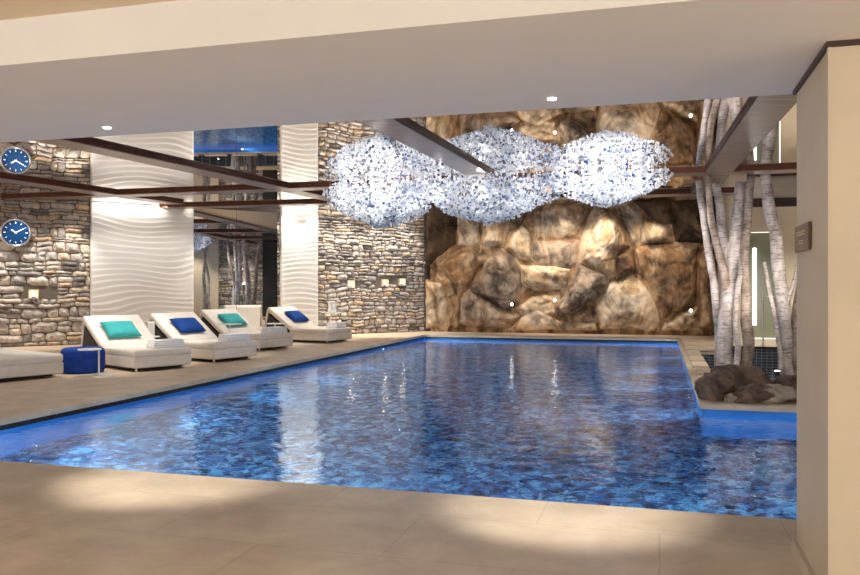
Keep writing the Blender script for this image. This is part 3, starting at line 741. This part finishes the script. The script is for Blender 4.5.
for k, (_, _, _, N, ang, lab, pc) in enumerate(LG):
    th = math.radians(ang); back = Vector((-math.sin(th), math.cos(th))); side = Vector((math.cos(th), math.sin(th)))
    c = Vector(N)+back*1.2+side*.61
    rz = math.atan2(-back.y, -back.x)
    if k == 0: t = build_lounger(lab, True)
    elif proto is None: t = proto = build_lounger(lab)
    else: t = copy_tree(proto); t['label'] = lab
    t.location = (c.x, c.y, 0); t.rotation_euler = (0, 0, rz)
    R = Matrix.Rotation(rz, 4, 'Z'); T = Matrix.Translation((c.x, c.y, 0))
    a = math.atan2(.62, .92)
    if pc:
        nm = {'teal': 'fabric_teal', 'blue': 'fabric_blue'}[pc]
        where = {1: 'on the lounger in front of the wide relief panel', 2: 'on the lounger in front of the wall mirror', 3: 'on the lounger behind the low round glass table', 4: 'on the farthest lounger by the stone corner'}[k]
        key = pc
        if key not in pil:
            o = from_bm('pillow', pillow_bm(), nm, None, True); pil[key] = o
        else:
            o = pil[key].copy(); C.objects.link(o)
        tag(o, ('teal' if pc == 'teal' else 'royal blue')+' pillow '+where, 'pillow', 'pillows on the sun loungers')
        lx = -.16-.46*math.cos(a)+.14*math.sin(a)+.062*math.sin(a); lz = .31+.46*math.sin(a)+.14*math.cos(a)+.065*math.cos(a)
        o.matrix_world = T @ R @ Matrix.Translation((lx, {1: -.06, 2: 0, 3: 0, 4: .06}[k], lz)) @ Matrix.Rotation(a, 4, 'Y')
        # towel
        if towel0 is None:
            bm = bmesh.new()
            for q in range(4):
                box(bm, (random.uniform(-.01, .01), random.uniform(-.01, .01), .0225+q*.036), (.36-.012*q, .66-.015*q, .045), bev=.02, seg=3)
            towel0 = o2 = from_bm('folded_towel', bm, 'towel_white', None, True)
        else: o2 = towel0.copy(); C.objects.link(o2)
        tag(o2, 'folded white towel on the foot end of the '+{1: 'lounger with the front teal pillow', 2: 'lounger with the front blue pillow', 3: 'lounger with the rear teal pillow', 4: 'farthest lounger with a blue pillow'}[k], 'towel', 'folded towels on the sun loungers')
        o2.matrix_world = T @ R @ Matrix.Translation((.92, .20, .421)) @ Matrix.Rotation(.08*(k-2), 4, 'Z')

# pouf
t = thing('pouf', 'royal blue ribbed knitted pouf beside the cropped lounger', 'pouf', (-6.55, 15.1, 0))
vs, fs = [], []; n = 96; prof = [(0, .0), (.33, .0), (.37, .03), (.385, .10), (.385, .36), (.372, .43), (.33, .465), (.2, .475), (0, .48)]
for j, (r, z) in enumerate(prof):
    for i in range(n):
        rr = r*(1+(.022*math.cos(i*2*math.pi*24/n) if 0 < r else 0)); vs.append((rr*math.cos(2*math.pi*i/n), rr*math.sin(2*math.pi*i/n), z))
for j in range(len(prof)-1):
    for i in range(n): fs.append([j*n+i, j*n+(i+1) % n, (j+1)*n+(i+1) % n, (j+1)*n+i])
from_vf('ribbed_cover', vs, fs, 'fabric_pouf', t, True)
bm = bmesh.new(); cyl(bm, (0, 0, .483), .05, .012, 24); from_bm('top_button', bm, 'fabric_pouf', t)

def side_table(name, loc, h, r, label, rz=0, off=None, mat='lacquer_white'):
    t = thing(name, label, 'side table', (loc[0], loc[1], 0), rz, 'small round side tables between the loungers')
    off = r*.9 if off is None else off
    bm = bmesh.new(); cyl(bm, (off*.3, 0, .008), r*.9, .016, 32); from_bm('base_plate', bm, mat, t)
    bm = bmesh.new(); cyl(bm, (0, 0, h/2), .016, h-.02, 14); from_bm('post', bm, mat, t)
    bm = bmesh.new(); cyl(bm, (-off, 0, h-.008), r, .02, 36); from_bm('table_top', bm, mat, t)
    return t
side_table('side_table', (-5.98, 14.45), .49, .20, 'white side table with offset post in front of the blue pouf', 0.0, .17)
side_table('side_table', (-6.2, 17.7), .52, .22, 'white side table behind the front teal-pillow lounger', 0, .0)
side_table('side_table', (-4.98, 19.9), .70, .30, 'white round side table in front of the rear teal pillow', 0, .0)
side_table('side_table', (-4.42, 22.8), .58, .28, 'white side table in front of the dark gap under the farthest backrest', 0, .0)
side_table('side_table', (-3.2, 25.8), .80, .34, 'white side table against the far stone corner', 0, .0)
for (x, y, z, w_, h_, lab) in ((-6.2, 17.72, .523, .16, .30, 'small white box on the side table behind the front teal pillow'), (-3.15, 25.8, .803, .20, .28, 'small white box on the side table against the far stone corner')):
    t = thing('table_box', lab, 'table lamp', (x, y, z), WROT, 'small white boxes on side tables')  # plain white box on a thin base
    bm = bmesh.new(); box(bm, (0, 0, .01), (w_*1.05, w_*1.05, .02)); from_bm('box_base', bm, 'lacquer_white', t)
    bm = bmesh.new(); box(bm, (0, 0, h_/2+.02), (w_, w_, h_), bev=.01); from_bm('box_body', bm, 'lacquer_white', t)

# ------------------------------------------------------------------ birches and boulders
def trunk(pts, D, mat, parent, seed=0, name='trunk', k=1.0):
    path = [P(x, y, D+dd) for x, y, w_, dd in pts]; rs = [w_/2/F*D*k*.9 for _, _, w_, _ in pts]
    path, rs = smooth_path(path, rs, 7)
    base = parent.location
    out = []; ro = []
    for p, r in zip(path, rs):
        ga = (Vector((p.x, p.y))-O2).dot(V)
        if p.z > ((ZB if 8.7 < ga < 9.45 else ZM)-.02): break
        j = Vector((noise.noise(p*1.7+Vector((seed, 0, 0))), noise.noise(p*1.7+Vector((0, seed, 9))), 0))*.035
        out.append(p-base+j); ro.append(r*(1+.14*noise.noise(p*3+Vector((seed, 3, 1)))))
    vs, fs = tube_vf(out, ro, 14, wob=.14)
    return from_vf(name, vs, fs, mat, parent, True)
DT = 16.9
T1 = thing('birch_tree', 'clump of tall pale birch trunks rising from the big boulder at the pool corner', 'tree', P(733, 385, DT), 0, 'bare birch trunks')
T1.location.z = -.62
trunk([(727,392,19,0),(725,350,17,0),(727,310,16,.05),(732,272,17,.1),(736,240,14,.1),(739,205,13,.1),(744,165,12,.1),(745,128,11,.1)], DT, 'birch_bark', T1, 1)
trunk([(717,390,9,.2),(718,350,9,.2),(717,315,9,.2),(713,280,9,.25),(707,240,8,.3),(701,205,8,.3),(698,170,7,.3),(699,130,6,.3)], DT, 'birch_bark', T1, 2)
trunk([(728,300,11,.05),(724,270,9,0),(716,240,8,-.05),(710,212,7,-.1),(708,180,7,-.1),(706,128,6,-.1)], DT, 'birch_bark_brown', T1, 3)
trunk([(731,285,11,.1),(728,255,10,.2),(722,225,9,.3),(718,195,9,.3),(715,165,8,.3),(716,128,8,.3)], DT, 'birch_bark', T1, 4)
trunk([(744,392,12,-.1),(747,350,12,-.1),(746,310,11,-.1),(745,270,10,-.1),(746,235,10,-.1),(748,200,9,-.1),(752,165,9,-.1),(753,128,8,-.1)], DT, 'birch_bark_brown', T1, 5)
trunk([(733,388,7,-.2),(737,350,7,-.2),(735,318,6,-.2),(738,285,6,-.15),(742,255,5,-.05),(741,225,5,0)], DT, 'birch_bark', T1, 6, 'branch')
T2 = thing('birch_tree', 'leaning birch with dark-barked base beside the stone pillar', 'tree', P(786, 392, DT), 0, 'bare birch trunks'); T2.location.z = -.62
trunk([(790,400,15,0),(786,370,14,0),(785,335,14,0),(783,300,15,0),(778,262,14,0),(774,230,13,0),(767,195,13,0),(764,165,12,0),(762,125,11,0)], DT, 'birch_bark', T2, 11)
trunk([(795,402,13,.15),(793,370,14,.15),(795,330,12,.15),(800,290,11,.15),(806,240,10,.15),(812,180,9,.2),(818,125,8,.2)], DT, 'birch_bark_brown', T2, 12)
trunk([(777,388,6,-.15),(780,360,5,-.15),(776,320,5,-.1),(768,290,4,-.1),(764,262,3,-.1)], DT, 'birch_bark', T2, 13, 'branch')
trunk([(784,320,5,0),(790,296,5,-.1),(795,275,4,-.1),(799,250,3,-.1)], DT, 'birch_bark', T2, 14, 'branch')

T3 = thing('birch_tree', 'forked birch seen only as a reflection at the left of the wall mirror', 'tree', (9.1, 13.1, -.01), 0, 'bare birch trunks')
for pts_, rs_, sd in (([(0, 0, 0), (.05, 0, 1.2), (-.12, .05, 2.3), (.15, 0, 3.2), (.3, 0, 3.98)], [.12, .10, .09, .08, .07], 31), ([(.35, .1, 0), (.28, .05, 1.0), (.42, 0, 2.0), (.05, .05, 3.0), (-.2, .1, 3.98)], [.11, .10, .08, .07, .06], 37)):
    pa, ra_ = smooth_path(pts_, rs_, 7); v_, f_ = tube_vf(pa, ra_, 14, wob=.14); from_vf('trunk', v_, f_, 'birch_bark', T3, True)
def rock(label, cx, cy, D, sx, sy, sz, mat, seed, group='boulders under the birch trunks', rz=0, zc=None):
    bm = bmesh.new(); bmesh.ops.create_icosphere(bm, subdivisions=4, radius=1)
    for v in bm.verts:
        p = v.co.copy(); q = p*1.1+Vector((seed*7.1, seed*3.3, 0))
        f = 1+.42*noise.noise(q)+.24*noise.noise(q*2.3)+.10*noise.noise(q*5)+.05*(1 if noise.noise(q*3.1) > 0 else 0)+.03*noise.noise(q*11)
        cel = noise.cell_vector(q*1.4)
        v.co = p*f
        v.co.z = max(v.co.z, -.75)
    for v in bm.verts: v.co = Vector((v.co.x*sx, v.co.y*sy, (v.co.z+.75)*sz*.57))
    o = from_bm('boulder_rock', bm, mat, None, True)
    p = P(cx, cy, D); o.location = (p.x, p.y, -.03 if zc is None else zc); o.rotation_euler = (0, 0, rz)
    return tag(o, label, 'boulder', group)
rock('large brown boulder at the foot of the birch clump', 737, 400, 11.7, .50, .30, .50, 'boulder_stone', 1.3)
rock('flat dark boulder jutting over the water edge below the birch clump', 752, 404, 11.25, .30, .20, .27, 'boulder_stone', 2.1)
rock('brown boulder at the pool corner, leftmost of the heap', 712, 400, 11.55, .22, .26, .36, 'boulder_stone', 3.7)
rock('pale rounded boulder between the birch clump and the leaning birch', 774, 404, 11.25, .26, .20, .27, 'boulder_pale', 5.2)
rock('small tan stone at the water edge under the large boulder', 731, 404, 11.25, .10, .09, .13, 'boulder_pale', 6.4)
rock('dark boulder beside the stone pillar at the foot of the leaning birch', 794, 402, 11.4, .22, .24, .38, 'boulder_stone', 8.6)
rock('flat grey stone by the uplight behind the pale boulder', 765, 397, 12.1, .22, .18, .14, 'boulder_stone', 9.9)
for (x, z, D, lab, to) in ((777, -.15, 15.6, 'small uplight at the foot of the leaning birch', (768, 200)), (712, -.25, 15.6, 'small black uplight beside the left birch trunk', (720, 200)), (757, -.25, 15.6, 'small uplight between the two birch clumps', (744, 200))):
    p = P(x, 380, D); p.z = z
    t_ = thing('garden_uplight', lab, 'uplight', p, 0, 'uplights among the birch boulders')
    bm = bmesh.new(); cyl(bm, (0, 0, .06), .05, .12, 16); cyl(bm, (0, 0, (-.62-z)/2), .015, .62+z, 8); from_bm('lamp_body', bm, 'lacquer_and_shade_black', t_)
    bm = bmesh.new(); cyl(bm, (0, 0, .124), .042, .01, 16); from_bm('lamp_lens', bm, 'lamp_glow', t_)
    spot(p+Vector((0, 0, .16)), P(to[0], to[1], DT), 60, 75, .8, (1, .90, .80), .04)

# ------------------------------------------------------------------ glass chandelier
CL = [(381, 18.2, 1.46, .92, 1.06, 215), (484, 17.35, 1.72, .95, 1.02, 215), (608, 16.4, 1.22, .80, .76, 195)]
cc = P(487, 171, 16.35)
CH = thing('glass_chandelier', 'long cloud-like chandelier of white and blue glass petals under the mirrored ceiling', 'chandelier', (cc.x, cc.y, ZM-.02), GROT)
mats = ['petal_white', 'petal_pale_blue', 'petal_blue', 'petal_smoke']
rnd = random.Random(11)
def petal(vs, fs, mi, c, n, r, m):
    n = n.normalized(); x = n.cross(Vector((.3, .8, .5))).normalized(); y = n.cross(x); b = len(vs); k = 6; ph = rnd.random()*6
    vs.append(c-n*r*.30)
    for i in range(k):
        t = ph+2*math.pi*i/k; rr = r*(1 if i % 2 else .72); vs.append(c+x*rr*math.cos(t)+y*rr*math.sin(t)+n*r*.12)
    vs.append(c-n*(r*.30+.012))
    for i in range(k):
        j = (i+1) % k; fs.append([b, b+1+i, b+1+j]); fs.append([b+k+1, b+1+j, b+1+i]); mi += [m, m]
Rg = Matrix.Rotation(-GROT, 3, 'Z')
petals = []
cb_ = (Vector((CH.location.x, CH.location.y))-O2); cbeam = 8.475+cb_.dot(U)
for bi, (x, D, ra, rb, hz, _) in enumerate(CL):
    pc = P(x, 171, D); c0 = Rg @ (Vector((pc.x, pc.y, ZM))-CH.location)
    N_ = (4200, 4800, 2900)[bi]
    for q in range(N_):
        # lens shape: widest a little under the ceiling, closing in a soft point below
        t = rnd.random()*2*math.pi; w_ = rnd.random()**.95      # 0 ceiling .. 1 lowest
        prof = (1-w_**2.2)**.72*(.86+.14*math.sin(min(1, w_*3)*math.pi/2))
        lump = 1+.09*math.sin(3*t+bi*2)+.08*math.sin(5*t+w_*4+bi)+.22*noise.noise(Vector((2.2*math.cos(t), 2.2*math.sin(t), w_*3+bi*7)))
        rr = prof*lump*(rnd.random()**.28)
        p = c0+Vector((ra*rr*math.cos(t), rb*rr*math.sin(t), -.03-hz*w_*(.93+.14*noise.noise(Vector((t, bi, 0))*1.5))))
        if abs(p.y+cbeam) < .34 and p.z > -.10: continue
        fb = .5+.5*noise.noise(p*1.5+Vector((bi*5, 0, 0)))
        z_ = rnd.random()
        band = math.exp(-((w_-.30)/.22)**2)
        m = 0
        if z_ < .05+.7*band*max(0, fb-.45): m = 1
        elif z_ < .07+1.3*band*max(0, fb-.47): m = 2
        elif z_ > .90: m = 3
        petals.append((p, Vector((math.cos(t)*.6+rnd.uniform(-.8, .8), math.sin(t)*.6+rnd.uniform(-.8, .8), rnd.uniform(-1, .6))), rnd.uniform(.026, .050), m))
dn = lambda p: (CH.matrix_basis @ p[0])
petals.sort(key=lambda p: p[0].y-p[2]*40)
for p in petals[:100]:
    vs, fs, mi = [], [], []; petal(vs, fs, mi, p[0]*1.0, p[1], max(.045, p[2]), p[3])
    from_vf('glass_petal', vs, fs, mats, CH, False, mi)
vs, fs, mi = [], [], []
for p in petals[100:]: petal(vs, fs, mi, p[0], p[1], p[2], p[3])
st = from_vf('glass_petals', vs, fs, mats, CH, False, mi); tag(st, kind='stuff')
for bi, (x, D, ra, rb, hz, _) in enumerate(CL):
    pc = P(x, 171, D); c0 = Rg @ (Vector((pc.x, pc.y, ZM))-CH.location)
    vs, fs = [], []
    for q in range(26):
        t = rnd.random()*6.28; r_ = rnd.random()*.75
        p = c0+Vector((ra*r_*math.cos(t), rb*r_*math.sin(t), 0)); tube_vf([p+Vector((0, 0, -.002)), p+Vector((0, 0, -hz*(1-r_*r_)*.8))], .003, 5, vs, fs)
    tag(from_vf('hanging_wires', vs, fs, 'chrome', CH), kind='stuff')
    bm = bmesh.new(); cyl(bm, (c0.x, c0.y, c0.z-.012), .25, .016, 32); from_bm('ceiling_plate', bm, 'chrome', CH)
    for (da, db, dz) in ((-.55, -.2, .35), (.5, -.1, .35), (0, .1, .55), (0, -.45, .3)):
        w = Matrix.Rotation(GROT, 3, 'Z') @ (c0+Vector((da*ra, db*rb, -dz*hz)))+CH.location
        point(w, LIGHTS['ch'], (1, .98, .96), .03)
    # spots on the beam just in front wash the glass
    w = Matrix.Rotation(GROT, 3, 'Z') @ (c0+Vector((0, -2.4, -.06)))+CH.location
    tgt = Matrix.Rotation(GROT, 3, 'Z') @ (c0+Vector((0, 0, -.5)))+CH.location
    spot(w, tgt, LIGHTS['chs'], 85, .8, (1, .97, .93), .04)

# ------------------------------------------------------------------ lights
L = LIGHTS
# rock face washers in the recess
for a, q_ in ((.8, .25), (2.0, .8), (3.2, 1.0), (4.5, 1.8), (5.9, 1.5), (7.3, 1.0), (8.7, .35)):
    spot(G(a, .0, 4.6), G(a+.1, -2.2, 1.4), L['rock']*q_, 68, .8, (1, .90, .76), .05)
# lounge wall washers
for s in np.arange(1.0, 9.0, 1.15):
    spot(W(s, 4.55 if s < 6 else 3.95, .75), W(s, 0.6, .05), L['wall_r'], 80, .8, (1, .93, .82), .05)
for x in (95, 112, 130, 150, 170, 186):
    s = s_of(x); spot(W(s, 3.9, 1.3), W(s, 1.4, .1), L['panel'], 85, .8, (1, .93, .85), .05)
def strip(s0, s1, z, n, w):
    l = bpy.data.lights.new('cove_strip', 'AREA'); l.shape = 'RECTANGLE'; l.size = abs(s1-s0); l.size_y = .05; l.energy = w; l.color = (1, .93, .84)
    o = bpy.data.objects.new('cove_strip', l); C.objects.link(o); o.location = W((s0+s1)/2, z, n)
    o.rotation_euler = (0, 0, WROT); o.rotation_euler.x = 0
    o.matrix_world = Matrix.Translation(W((s0+s1)/2, z, n)) @ Matrix.Rotation(WROT, 4, 'Z') @ Matrix.Rotation(math.radians(18), 4, 'X')
strip(S_P1[0]+.05, S_P1[1]-.05, ZM-.03, .33, L['strip']*3)
strip(S_P2[0]+.05, S_P2[1]-.05, 4.62, .33, L['strip']*4)
strip(.4, S_P2[0]-.1, 4.62, .40, L['strip']*5)
for s in np.arange(S_P1[1]+.6, 21, 1.2):
    spot(W(s, 3.93, .8), W(s, 0.6, .05), L['wall_l'], 80, .8, (1, .92, .82), .05)
# deck spots over the loungers
for k, (x, y) in enumerate(((-6.6, 15.6), (-6.3, 17.1), (-5.4, 18.6), (-5.3, 21.6), (-3.8, 23.9))):
    spot((x+.5, y-.4, 3.84), (x, y, .3), L['lounge'], 60, .7, (1, .95, .87), .04)
spot(G(-1.3, 3.2, 4.6), W(2.0, 0, .5), L['lounge'], 60, .7, (1, .95, .87), .04)
# room fill: unseen spots added on the hall grid
for (a, b) in ((1.5, 12), (6.5, 12), (1.5, 17), (6.5, 17), (-3, 15), (1.5, 7), (6.5, 7), (-6, 12)):
    spot(G(a, b, 3.86), G(a, b, 0), L['pool_top'], 120, .9, (1, .95, .87), .06)
spot(W(1.6, 3.2, 1.1), W(1.6, 0, 1.0), 60, 85, .8, (1, .94, .84), .04)
spot(W(3.4, 3.2, 1.1), W(3.4, 0, .9), 50, 85, .8, (1, .94, .84), .04)
# birches
for (a, b) in ((8.4, 11.2), (9.9, 11.0), (7.9, 8.4)):
    spot(G(a, b, 3.86), G(9.4, 8.3, .8), L['birch'], 60, .7, (1, .92, .84), .04)
# corridor
spot(G(9.2, 11.2, 3.86), G(8.9, 13.1, 0), L['birch'], 70)
spot(G(12, 9.3, 3.9), G(13.7, 9.3, 1.2), L['corr'], 80)
spot(G(12, 12, 3.9), G(13.7, 12, 1.2), L['corr'], 80)
for (a, b) in ((10.3, 3.2), (12, 3.2), (11.2, 8.5)):
    spot(G(a, b, 3.9), G(a, b, 0), L['corr'], 120, .9, (1, .92, .78), .06)
# near hall
for (a, b) in ((-3, 25), (2.5, 25), (7.5, 25), (-7, 26), (0, 28.5), (5, 28.5)):
    spot(G(a, b, 3.0), G(a, b, 0), L['hall'], 125, .9, (1, .95, .86), .06)
# underwater lamps
uw = []
for b in (4.2,): uw.append((-.06, b, 1, 0))
for k, (a, b, sa, sb) in enumerate(uw):
    p = G(a+sa*.012, b+sb*.012, -.55); t_ = thing('underwater_lamp', ['round underwater lamp in the left pool wall near the stone corner', 'round underwater lamp in the left pool wall, middle one', 'round underwater lamp in the left pool wall nearest the front deck'][k], 'pool light', p, GROT+(0 if sa > 0 else math.pi if sa < 0 else -math.pi/2), None)
    RY = Matrix.Rotation(math.pi/2, 3, 'Y')
    bm = bmesh.new(); cyl(bm, (0, 0, 0), .07, .02, 20, rot=RY); from_bm('lamp_ring', bm, 'chrome', t_)
    bm = bmesh.new(); cyl(bm, (.012, 0, 0), .05, .01, 20, rot=RY); from_bm('lamp_lens', bm, 'lamp_glow_white', t_)
for b in (1.2, 3.6, 6.0, 8.4, 10.8, 13.2, 15.6, 18.0):
    spot(G(.45, b, -.75), G(4, b-2.2, -1.3), L['uw'], 165, .4, (.80, .95, 1), .05, 'underwater_light')
for a in (.8, 2.6, 4.4, 6.2, 8.0, 9.8, 11.6):
    spot(G(a, 20.05, -.4), G(a, 16.2, -1.3), L['uw'], 165, .4, (.80, .95, 1), .05, 'underwater_light')
for b in (1.5, 4.5, 7.5, 10.5, 13.5):
    spot(G(8.2, b, -.5), G(4.5, b-4.5, -1.3), L['uw'], 150, .4, (.80, .95, 1), .05, 'underwater_light')

w = bpy.data.worlds.new('World'); bpy.context.scene.world = w; w.use_nodes = True
bgn = w.node_tree.nodes['Background']; bgn.inputs[0].default_value = (1, .95, .88, 1); bgn.inputs[1].default_value = L['world']

cam = bpy.data.cameras.new('Camera'); co = bpy.data.objects.new('Camera', cam); C.objects.link(co)
co.location = (0, 0, EYE); co.rotation_euler = (math.pi/2, 0, 0)
cam.sensor_width = 36; cam.lens = 36*F/860; cam.clip_end = 200
sc = bpy.context.scene; sc.camera = co
vs_ = sc.view_settings; vs_.view_transform = 'Standard'; vs_.look = 'None'; vs_.gamma = 1; vs_.use_curve_mapping = False; vs_.exposure = L['exp']
